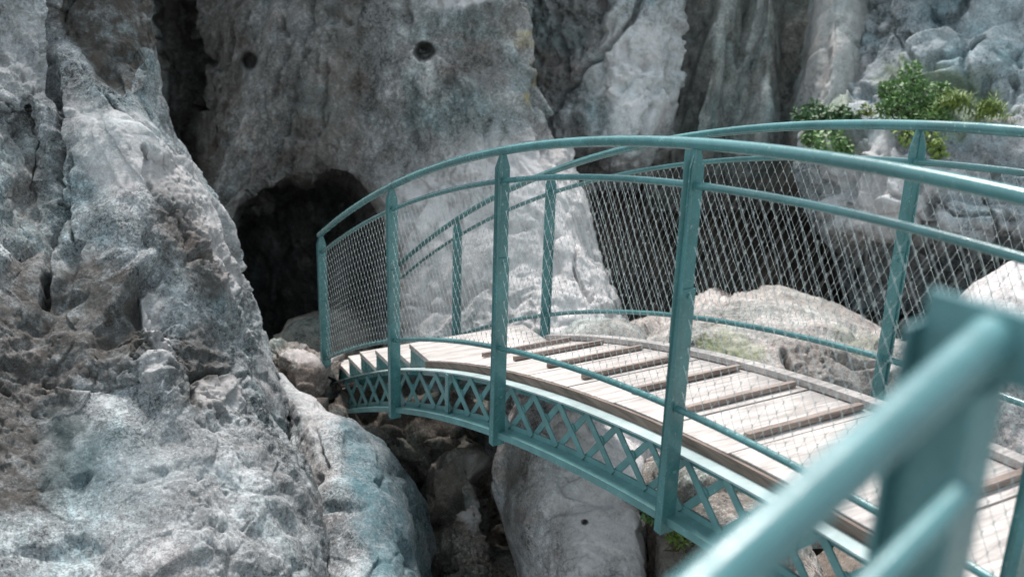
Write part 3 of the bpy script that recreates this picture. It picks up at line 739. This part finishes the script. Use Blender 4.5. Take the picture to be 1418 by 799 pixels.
rock('boulder', 'brown earthy rock with small green plants below the tallest post', 'boulder',
     [[(880, 640, 6.0), (915, 622, 5.9), (960, 615, 5.8), (1020, 640, 5.6), (1080, 680, 5.4), (1130, 720, 5.3)],
      [(884, 690, 5.7), (915, 680, 5.45), (960, 678, 5.25), (1020, 695, 5.05), (1078, 725, 4.9), (1130, 755, 5.0)],
      [(890, 750, 5.5), (920, 748, 5.2), (960, 746, 4.95), (1015, 752, 4.75), (1070, 770, 4.6), (1125, 785, 4.7)],
      [(896, 830, 5.2), (925, 830, 4.9), (965, 830, 4.65), (1015, 830, 4.45), (1070, 830, 4.35), (1130, 830, 4.4)],
      [(900, 1000, 4.7), (930, 1000, 4.4), (970, 1000, 4.2), (1020, 1000, 4.0), (1080, 1000, 3.9), (1150, 1000, 3.95)]],
     R_brown, 1.8, .8, .55, 111, chunk=.12,
     stains_and_light=[('warm', [(890, 690), (960, 690), (1020, 760), (900, 790)], 15, .6), ('green', [(885, 680), (905, 690), (905, 730), (888, 725)], 8, .5)])
rock('boulder', 'leaf strewn brown rock under the near stairs in the lower right', 'boulder',
     [[(1090, 800, 5.6), (1130, 760, 5.4), (1190, 740, 5.2), (1270, 750, 5.0), (1350, 780, 4.9), (1480, 820, 4.8)],
      [(1080, 850, 5.0), (1130, 820, 4.7), (1190, 800, 4.5), (1270, 805, 4.4), (1350, 830, 4.3), (1480, 860, 4.3)],
      [(1070, 1100, 4.3), (1130, 1100, 4.0), (1190, 1100, 3.9), (1270, 1100, 3.8), (1350, 1100, 3.7), (1480, 1100, 3.7)]],
     R_brown, 2.2, .8, .5, 115, stains_and_light=[('warm', [(1100, 770), (1200, 750), (1200, 800), (1100, 820)], 12, .6)])
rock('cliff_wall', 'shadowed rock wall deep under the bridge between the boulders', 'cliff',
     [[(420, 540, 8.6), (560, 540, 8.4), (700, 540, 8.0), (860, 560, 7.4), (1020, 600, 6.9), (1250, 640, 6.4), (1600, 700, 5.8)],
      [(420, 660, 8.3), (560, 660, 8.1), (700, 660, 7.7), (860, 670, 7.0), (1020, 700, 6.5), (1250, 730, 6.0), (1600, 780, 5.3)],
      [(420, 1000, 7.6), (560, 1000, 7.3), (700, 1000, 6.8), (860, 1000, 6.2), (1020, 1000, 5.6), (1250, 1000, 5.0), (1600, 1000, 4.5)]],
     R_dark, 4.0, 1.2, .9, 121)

# --- gorge floor: one sheet far below
gx = np.linspace(-40, 40, 90)
GX, GY = np.meshgrid(gx, gx)
GP = np.stack([GX.ravel(), GY.ravel(), np.zeros(GX.size)], 1)
GP[:, 2] = -5.2 + .5 * fbm(GP * .35, 4, 5)
ii = np.arange(89)[:, None] * 90 + np.arange(89)[None]
o = mesh_np('ground', GP, np.stack([ii, ii + 1, ii + 91, ii + 90], -1).reshape(-1, 4), rock_mat('gorge_bed', (.3, .29, .28), (.18, .175, .17), (.07, .07, .065), 31.0))
tag(o, 'rocky bed of the gorge far below the bridge', 'ground', kind='structure')

# ------------------------------------------------------------------ the bridge
KA = 0.052
def arch(x): return -KA * np.asarray(x, float) ** 2
WID = 1.064
X0, DX = -5.203, 1.3222
bridge = tag(empty('footbridge', (-2.0, WID / 2, float(arch(-2.0)) - .35)), 'arched teal metal footbridge with lattice girders, wooden deck and wire mesh railings', 'footbridge')
stations = [X0 + i * DX for i in range(0, 8)]
XR = X0 + 7 * DX
DK0, DK1 = .131, WID - .131
def line(x0, x1, y, z, n=60):
    x = np.linspace(x0, x1, n)
    return np.stack([x, np.full(n, y), arch(x) + z], 1)

def part(mb, name, mat, smooth=False, bevel=0.0, parent=bridge):
    return mb.build(name, mat, parent, smooth, bevel)

YR = .012                                   # rail line inside the post's outer flange
for side in (0, 1):
    sg = 1 if side == 0 else -1
    Y = (lambda y, s=side: y if s == 0 else WID - y)
    XL = X0 - .03 if side == 0 else X0 - 1.25          # the far rails run on into the cliff
    m = MB(); m.tube(line(XL, XR, Y(0), 1.10, 140), .0205, 14); part(m, 'handrail', M_paint, True)
    m = MB(); m.tube(line(XL, XR, Y(0.0), .962, 120), .0130, 10); part(m, 'mid_rail', M_paint, True)
    m = MB(); m.tube(line(XL, XR, Y(0.0), .153, 120), .0130, 10); part(m, 'lower_rail', M_paint, True)
    # posts: T section, outer flange and inward web, tapered at the top
    for k, x in enumerate(stations):
        za = float(arch(x)); m = MB()
        yo, yf, yi = Y(-.030), Y(-.022), Y(.036)
        zt, zc, zb = za + 1.09, za + 1.02, za - .355
        m.prism([(x - .024, yo, zb), (x + .016, yo, zb), (x + .016, yo, zc), (x + .006, yo + sg * .020, zt), (x - .014, yo + sg * .020, zt), (x - .024, yo, zc)], (0, sg, 0), .008)
        m.prism([(x - .008, yf, zb), (x - .008, yi, zb), (x - .008, yi, zc), (x - .008, Y(.014), zt), (x - .008, Y(-.004), zt), (x - .008, yf, zc)], (1, 0, 0), .008)
        # lower splice angle
        m.box(x + .0005, x + .0075, min(Y(-.0195), Y(.041)), max(Y(-.0195), Y(.041)), zb - .006, za + .60)
        post = part(m, 'post', M_paint, False, .0015)
        for bz in (.575, -.10):
            m = MB(); m.tube([(x + .006, Y(.012), za + bz), (x + .016, Y(.012), za + bz)], .008, 6); m.build('bolt', M_bolt, post, False)
        for bz in (.962, .153):
            m = MB(); m.tube([(x + .0002, Y(0), za + bz), (x + .014, Y(0), za + bz)], .0155, 10); m.build('collar', M_bolt, post, True)
    # chain link panels, one per bay
    for k in range(len(stations) - 1):
        xa, xb = stations[k] + .02, stations[k + 1] - .02
        zl, zu = .160, .955; H = zu - zl; P_ = .050; SL = .58 * H
        m = MB(); L_ = xb - xa
        for fam in (0, 1):
            c = -SL
            while c < L_ + SL:
                # wire x = c +- t*H with t from top (0) to bottom (1)
                t = np.linspace(0, 1, 25)
                xx = xa + (c + t * SL if fam == 0 else c + (1 - t) * SL)
                ok = (xx >= xa) & (xx <= xb)
                if ok.sum() >= 3:
                    tt, xo = t[ok], xx[ok]
                    sag = .010 * np.sin(xo * 7.1 + k) * np.sin(tt * 3.14)
                    y = np.full(len(xo), Y(0.0)) + (.0022 if fam == 0 else -.0022) * (-sg) + sag
                    z = arch(xo) + zu - tt * H + .003 * np.sin(xo * 23 + tt * 9)
                    m.tube(np.stack([xo, y, z], 1), .00092 if fam == 0 else .00040, 4, False)
                c += P_
        # twisted knots where the wires cross
        for i in range(int((L_ + SL) / P_) + 1):
            for j in range(int((L_ + SL) / P_) + 1):
                c0, c1 = -SL + i * P_, -SL + j * P_
                t = (c1 - c0 + SL) / (2 * SL); xo = xa + c0 + t * SL
                if .01 < t < .99 and xa < xo < xb:
                    zc_ = float(arch(xo)) + zu - t * H
                    y = Y(0.0) + .010 * math.sin(xo * 7.1 + k) * math.sin(t * 3.14)
                    m.tube([(xo, y, zc_ - .007), (xo, y, zc_ + .007)], .0016, 4, False)
        part(m, 'wire_mesh', M_wire, True)
    # lattice girder
    xg0, xg1 = -5.05, XR
    yw = .074
    s1 = line(xg0 - .25, xg1, 0, 0, 110)
    # top chord: angle iron (top leg outward, vertical leg down)
    def sw(prof, x0=xg0, x1=xg1, n=110):
        mb = MB(); mb.sweep(line(x0, x1, 0, 0, n), [(Y(a), b) for a, b in prof]); return mb
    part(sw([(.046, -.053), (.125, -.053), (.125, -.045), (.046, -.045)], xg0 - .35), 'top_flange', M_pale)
    mb = MB(); mb.sweep(line(xg0, xg1, 0, 0, 110), [(Y(yw), -.084), (Y(yw + .008), -.084), (Y(yw + .008), -.0535), (Y(yw), -.0535)])
    part(mb, 'top_chord', M_paint)
    mb = sw([(.0, -.300), (.120, -.300), (.120, -.292), (.0, -.292)], xg0 - .05)
    mb.sweep(line(xg0 - .05, xg1, 0, 0, 110), [(Y(.0), -.325), (Y(.006), -.325), (Y(.006), -.3005), (Y(.0), -.3005)])
    mb.sweep(line(xg0 - .05, xg1, 0, 0, 110), [(Y(yw), -.2915), (Y(yw + .008), -.2915), (Y(yw + .008), -.266), (Y(yw), -.266)])
    part(mb, 'bottom_chord', M_paler)
    mb = MB(); per = DX / 6; bw = .0165
    n0 = int(round((xg0 - X0) / per)); nmax = int((xg1 - X0) / per)
    for i in range(n0, nmax):
        xa = X0 + i * per; xb = xa + per
        for fam, yy in ((0, yw + .0085), (1, yw - .0065)):
            pa = (xa, -.282) if fam == 0 else (xa, -.066)
            pb = (xb, -.066) if fam == 0 else (xb, -.282)
            dx, dz = pb[0] - pa[0], pb[1] - pa[1]; l = math.hypot(dx, dz); nx, nz = -dz / l * bw, dx / l * bw
            q = [(pa[0] + nx, pa[1] + nz), (pa[0] - nx, pa[1] - nz), (pb[0] - nx, pb[1] - nz), (pb[0] + nx, pb[1] + nz)]
            mb.prism([(a, Y(yy), float(arch(a)) + b) for a, b in q], (0, sg, 0), .006)
        # small gusset where the bars cross
        xm = (xa + xb) / 2; zm = float(arch(xm)) - .174
        mb.prism([(xm + .024 * math.cos(t), Y(yw + .0005), zm + .030 * math.sin(t)) for t in np.linspace(0, 2 * math.pi, 8, endpoint=False)], (0, sg, 0), .0075)
    part(mb, 'lattice', M_paler)
    for xs in [X0 + DX * 1.5, -X0 - DX * 1.5]:
        mb = MB(); z = float(arch(xs))
        mb.box(xs - .02, xs + .02, min(Y(.040), Y(.048)), max(Y(.040), Y(.048)), z - .345, z - .056)
        part(mb, 'stiffener', M_paint)

# cross beams and bracing under the deck
for i in range(0, 14):
    x = X0 + .35 + i * DX / 2
    mb = MB(); z = float(arch(x))
    mb.box(x - .03, x + .03, .135, WID - .135, z - .115, z - .065)
    part(mb, 'cross_beam', M_paint)

# deck boards (crown part) : one mesh, cut into planks
XD0 = -3.66
pl = .352
mb = MB(); side_mb = MB()
x = -1.075 - 8 * pl
xs = []
while x < XR - .05:
    a = max(x, XD0); b = min(x + pl, XR - .03)
    if b - a > .03: xs.append((a + .0045, b - .0045))
    x += pl
for a, b in xs:
    n = 4; j = random.uniform(-.006, .006); jz = random.uniform(-.002, .002)
    P = line(a, b, 0, -.036 + jz, n)
    mb.sweep(P, [(DK0 + j, 0), (DK1 + j, 0), (DK1 + j, .036), (DK0 + j, .036)])
part(mb, 'deck_boards', M_deck, False, .003)
# brown bearer timbers showing along both deck edges
for y0, y1 in ((DK0 - .002, DK0 + .05), (DK1 - .05, DK1 + .002)):
    mb = MB(); mb.sweep(line(XD0, XR, 0, 0, 80), [(y0, -.044), (y1, -.044), (y1, -.037), (y0, -.037)])
    part(mb, 'edge_bearer', M_side)
mb = MB(); mb.sweep(line(XD0, XR, 0, 0, 80), [(DK0 - .022, -.046), (DK0 - .0085, -.046), (DK0 - .0085, -.004), (DK0 - .022, -.004)])
part(mb, 'edge_strip', M_side)
# raised kerb board along the far edge
mb = MB(); mb.sweep(line(XD0 + .1, XR, 0, 0, 80), [(DK1 - .062, .0025), (DK1 - .004, .0025), (DK1 - .004, .034), (DK1 - .062, .034)])
part(mb, 'kerb_board', M_deck, False, .003)
# anti-slip battens
xb = -1.137
for i in range(-6, 11):
    x = xb + i * .352 + random.uniform(-.008, .008)
    if x < XD0 + .08: continue
    ya = DK0 + .13 + random.uniform(-.02, .02); yb = DK1 - .085 + random.uniform(-.012, .006)
    mb = MB(); P = line(x - .015, x + .015, 0, .0025, 2)
    mb.sweep(P, [(ya, 0), (yb, 0), (yb, .026), (ya, .026)])
    part(mb, 'batten', M_batten, False, .003)
# stair treads at the far end (horizontal boards on triangular brackets)
noses = [(-3.66, -3.952), (-3.98, -4.235), (-4.285, -4.536), (-4.565, -4.837), (-4.825, -5.085), (-5.085, -5.33), (-5.34, -5.585), (-5.60, -5.85), (-5.86, -6.1), (-6.12, -6.36)]
for k, (xr, xl) in enumerate(noses):
    z = float(arch(xr)) + .0
    mb = MB(); mb.box(xl, xr + .03, DK0, DK1, z - .032, z)
    part(mb, 'stair_tread', M_deck, False, .003)
    for yy in (DK0 + .004, DK1 - .012):
        mb = MB()
        zb0, zb1 = float(arch(xr + .02)) - .043, float(arch(xl)) - .043
        mb.prism([(xl + .012, yy, z - .033), (xr + .02, yy, z - .033), (xr + .02, yy, min(zb0, z - .036)), (xl + .012, yy, zb1)], (0, 1, 0), .008)
        part(mb, 'tread_bracket', M_paint)
# anchor rod at the far end
mb = MB(); mb.tube([(-5.55, .06, float(arch(-5.25)) - .175), (-4.95, .10, float(arch(-5.0)) - .215)], .018, 10)
part(mb, 'anchor_rod', M_paint, True)

# ------------------------------------------------------------------ the close railing beside the camera
def atp(u, v, d): return at(np.array(u), np.array(v), np.array(d))
A_ = atp(1372, 470, .80); B_ = atp(1000, 799, .63)
dirr = (B_ - A_) / np.linalg.norm(B_ - A_)
LZ = .2                                            # level of the path it stands on
rail = tag(empty('close_railing', (A_[0], A_[1], LZ)), 'out of focus teal railing close to the lens with tube handrails and flat post', 'railing')
h = dirr.copy(); h[2] = 0; h /= np.linalg.norm(h)
nside = np.array([-h[1], h[0], 0])
if nside @ R_ < 0: nside = -nside                   # to the right in the photo
end = A_ + dirr * .95
mb = MB(); mb.tube([A_ - dirr * .004, A_ + dirr * .3, A_ + dirr * .6, end], .0195, 24); mb.build('handrail', M_paint2, rail, True)
A2 = atp(1332, 684, .80); end2 = A2 + dirr * .95
mb = MB(); mb.tube([A2 - dirr * .004, A2 + dirr * .4, end2], .0108, 14); mb.build('mid_rail', M_paint2, rail, True)
A3 = A2 + np.array([0, 0, -.80]); mb = MB(); mb.tube([A3 - dirr * .004, A3 + dirr * .4, A3 + dirr * .95], .0108, 14); mb.build('lower_rail', M_paint2, rail, True)
# post: web plate square to the rail, flange along its outer (left) edge and a narrow lip on the right
def post_at(Q, name='post'):
    Q = np.array(Q); zt = Q[2] + .026; mb = MB()
    def p(a, b, z): return tuple(np.array([Q[0], Q[1], 0]) + nside * a + h * b + np.array([0, 0, z]))
    wl, wm, wr = -.060, .008, .050
    zc = zt - .062
    mb.prism([p(wl, -.012, LZ), p(wm, -.012, LZ), p(wm, -.012, zc), p(wl, -.012, zc)], tuple(h), .010)
    mb.prism([p(wl, -.012, zc + .0002), p(wr, -.012, zc + .0002), p(wr, -.012, zt), p(wl, -.012, zt)], tuple(h), .010)
    mb.prism([p(wl - .0062, -.012, LZ), p(wl - .0002, -.012, LZ), p(wl - .0002, -.012, zt - .03), p(wl - .0062, -.012, zt - .03)], tuple(h), .030)
    mb.prism([p(wm + .0002, -.012, LZ), p(wm + .0072, -.012, LZ), p(wm + .0072, -.012, zc - .0002), p(wm + .0002, -.012, zc - .0002)], tuple(h), .055)
    return mb.build(name, M_paint2, rail, False, .0015)
post_at(A_); post_at(end - dirr * .002)
# the path it stands on
mb = MB()
c0 = np.array([C[0], C[1], 0.0])
def pth(a, b, z): return tuple(np.array([A_[0], A_[1], 0]) + h * a + nside * b + np.array([0, 0, z]))
mb.hexa([pth(-.10, -1.3, LZ - .25), pth(-.10, .08, LZ - .25), pth(2.6, .08, LZ - .25), pth(2.6, -1.3, LZ - .25)], [pth(-.10, -1.3, LZ), pth(-.10, .08, LZ), pth(2.6, .08, LZ), pth(2.6, -1.3, LZ)])
PATHOBJ = mb.build('path', R_brown, None, False, .02)
tag(PATHOBJ, 'narrow rock path that the close railing stands on', 'path', kind='structure')

# ------------------------------------------------------------------ plants
M_leafs = [leaf_mat('leaf_green', (.075, .155, .05), (.17, .29, .10)), leaf_mat('leaf_yellow_green', (.10, .17, .03), (.20, .27, .06)), leaf_mat('leaf_dark', (.04, .095, .04), (.10, .19, .075))]
M_stem = plain('stem_brown', (.10, .075, .05), .8)
def leaf_cloud(n, blobs, size, rng, droop=0.0):
    V = []; Q = []
    for i in range(n):
        c, rad = blobs[rng.integers(len(blobs))]
        g = rng.normal(size=3); g /= np.linalg.norm(g); p = c + g * np.array(rad) * rng.random() ** .45
        s = size * rng.uniform(.6, 1.35)
        d = rng.normal(size=3) * .7 + np.array([0, 0, -droop]) + (p - c) / (np.linalg.norm(p - c) + 1e-6) * .8; d /= np.linalg.norm(d)
        w = np.cross(d, rng.normal(size=3) * .5 + np.array([0, 0, 1.0])); w /= np.linalg.norm(w) + 1e-9
        nrm = np.cross(w, d)
        b = len(V)
        V += [p, p + d * s * .35 + w * s * .30, p + d * s * .75 + w * s * .24, p + d * s - nrm * s * .12, p + d * s * .75 - w * s * .24, p + d * s * .35 - w * s * .30, p + d * s * .5 - nrm * s * .07]
        Q += [(b, b + 1, b + 6, b + 5), (b + 1, b + 2, b + 3, b + 6), (b + 6, b + 3, b + 4, b + 5)]
    return np.array(V), np.array(Q)
def bush(name, label, cat, base, blobs, n, size, mat, seed, group, droop=0.0):
    """base (u,v,d); blobs [(u,v,d,rx,rz)] in photo columns/rows with radii in metres"""
    rng = np.random.default_rng(seed)
    b0 = atp(*base)
    root = tag(empty(name, b0), label, cat, group)
    bl = [(atp(u, v, d), (rx, rx, rz)) for u, v, d, rx, rz in blobs]
    V, Q = leaf_cloud(n, bl, size, rng, droop)
    mesh_np('foliage', V, Q, mat, root, False)
    mb = MB()
    for c, r in bl:
        for _ in range(3):
            e = c + rng.normal(size=3) * np.array(r) * .5; mid = (b0 + e) / 2 + rng.normal(size=3) * .03
            mb.tube([b0, mid, e], [.007, .005, .002], 5, False)
    mb.build('stem', M_stem, root, True)
    return root
GP_ = 'plants growing on the right hand cliff'
bush('shrub', 'leafy green shrub, the tallest plant on the slab cliff ledge', 'shrub', (1262, 172, 9.2),
     [(1262, 104, 9.3, .10, .12), (1250, 122, 9.2, .14, .12), (1278, 128, 9.2, .13, .12), (1240, 142, 9.1, .12, .11), (1262, 148, 9.1, .16, .11), (1292, 146, 9.1, .13, .10), (1305, 126, 9.25, .07, .07), (1262, 162, 9.05, .17, .08), (1228, 128, 9.2, .08, .08), (1226, 152, 9.05, .08, .08), (1300, 160, 8.95, .11, .06)], 2500, .042, M_leafs[0], 201, GP_)
bush('shrub', 'low leafy clump hugging the cliff just above the far handrail', 'shrub', (1130, 172, 10.2),
     [(1112, 158, 9.85, .11, .07), (1130, 152, 9.85, .12, .07), (1150, 160, 9.75, .12, .07), (1168, 156, 9.7, .08, .06), (1184, 162, 9.6, .07, .05), (1120, 168, 9.75, .1, .06), (1150, 170, 9.65, .12, .05)], 800, .055, M_leafs[2], 203, GP_, .3)
bush('shrub', 'dark trailing clump hanging between the two railings', 'shrub', (1130, 176, 9.9),
     [(1126, 188, 9.65, .10, .08), (1146, 192, 9.55, .12, .09), (1166, 198, 9.45, .10, .08), (1140, 206, 9.5, .11, .07), (1168, 208, 9.4, .07, .05), (1150, 198, 9.45, .14, .08)], 850, .055, M_leafs[0], 207, GP_, .8)
bush('shrub', 'yellowish hanging clump beside the far post top', 'shrub', (1265, 168, 9.1),
     [(1252, 186, 8.85, .09, .08), (1272, 178, 8.85, .08, .06), (1292, 196, 8.75, .09, .09), (1300, 210, 8.7, .06, .07)], 330, .05, M_leafs[1], 209, GP_, .7)
bush('shrub', 'tiny mossy tuft left of the tall shrub', 'shrub', (1202, 160, 9.5),
     [(1198, 152, 9.4, .05, .05), (1208, 156, 9.4, .05, .04)], 110, .035, M_leafs[1], 211, GP_)
def grass_tuft(label, base, spread, n, ln, seed):
    rng = np.random.default_rng(seed); b0 = atp(*base)
    root = tag(empty('grass_tuft', b0), label, 'grass', 'grass tufts on the cliff ledge')
    V = []; Q = []
    for i in range(n):
        e = float(np.clip(rng.normal(), -1.7, 1.7)) * spread * (.4 if i % 3 else 1.0); p = b0 + R_ * e + np.array([0, 0, rng.normal() * .035 - .35 * e * e / spread]) - F_ * rng.uniform(-.05, .12)
        l = ln * rng.uniform(.5, 1.2); a = rng.uniform(0, 6.28); out = np.array([math.cos(a), math.sin(a), 0])
        w = np.array([-out[1], out[0], 0]) * .006; b = len(V)
        for t in (0, .35, .7, 1.0):
            q = p + out * l * .75 * t ** 1.6 + np.array([0, 0, l * (t - .75 * t * t * rng.uniform(.5, 1))])
            V += [q - w * (1 - t * .85), q + w * (1 - t * .85)]
        for t in range(3): Q.append((b + 2 * t, b + 2 * t + 1, b + 2 * t + 3, b + 2 * t + 2))
    mesh_np('blades', np.array(V), np.array(Q), M_leafs[1], root, False)
    return root
grass_tuft('bright grass tuft touching the tall shrub on the ledge', (1318, 146, 8.95), .15, 460, .15, 221)
grass_tuft('outer bright grass tuft on the ledge above the far handrail', (1366, 156, 8.85), .13, 420, .15, 223)
bush('plant', 'small leafy plant left of the tallest post foot', 'plant', (897, 722, 5.35),
     [(895, 700, 5.3, .035, .05), (900, 714, 5.3, .03, .04)], 110, .03, M_leafs[0], 231, 'small plants under the bridge')
bush('plant', 'small pale leafy plant right of the tallest post foot', 'plant', (938, 762, 4.95),
     [(934, 738, 4.9, .035, .05), (945, 748, 4.9, .04, .04), (930, 726, 4.9, .02, .03)], 140, .032, M_leafs[1], 233, 'small plants under the bridge')

# ------------------------------------------------------------------ light, world, camera
EL = math.radians(57)
w = bpy.data.worlds.new('World'); scene.world = w; w.use_nodes = True
nt = w.node_tree; bg = nt.nodes['Background']
sky = nt.nodes.new('ShaderNodeTexSky'); sky.sky_type = 'NISHITA'; sky.sun_disc = False
hs = nt.nodes.new('ShaderNodeHueSaturation'); hs.inputs['Saturation'].default_value = .42; hs.inputs['Hue'].default_value = .455
nt.links.new(sky.outputs['Color'], hs.inputs['Color']); nt.links.new(hs.outputs['Color'], bg.inputs['Color']); bg.inputs['Strength'].default_value = .082
# sun direction (towards the sun): high, beyond the far wall of the gorge and a little to the left
Rh = np.array([R_[0], R_[1], 0]); Rh /= np.linalg.norm(Rh); Fh = np.array([F_[0], F_[1], 0]); Fh /= np.linalg.norm(Fh)
sh = -.21 * Rh + .98 * Fh; sh /= np.linalg.norm(sh)
sd = Vector((*(sh * math.cos(EL))[:2], math.sin(EL)))
sun = bpy.data.lights.new('sun', 'SUN'); so = bpy.data.objects.new('sun', sun); COL.objects.link(so)
so.rotation_euler = sd.to_track_quat('Z', 'Y').to_euler(); so.location = (0, 0, 12)
sun.energy = 1.5; sun.angle = math.radians(12); sun.color = (1.0, .95, .91)
sky.sun_elevation = EL; sky.sun_rotation = math.atan2(sd.x, sd.y)

cam = bpy.data.cameras.new('camera'); co = bpy.data.objects.new('camera', cam); COL.objects.link(co)
co.matrix_world = Matrix(((R_[0], U_[0], -F_[0], C[0]), (R_[1], U_[1], -F_[1], C[1]), (R_[2], U_[2], -F_[2], C[2]), (0, 0, 0, 1)))
cam.sensor_fit = 'HORIZONTAL'; cam.sensor_width = 36.0; cam.lens = F * 36.0 / 1418
cam.clip_start = .02; cam.clip_end = 300
cam.dof.use_dof = True; cam.dof.focus_distance = 4.6; cam.dof.aperture_fstop = 2.1
scene.camera = co
vs = scene.view_settings
vs.view_transform = 'Standard'; vs.look = 'None'; vs.gamma = 1.0; vs.use_curve_mapping = False; vs.exposure = 1.86
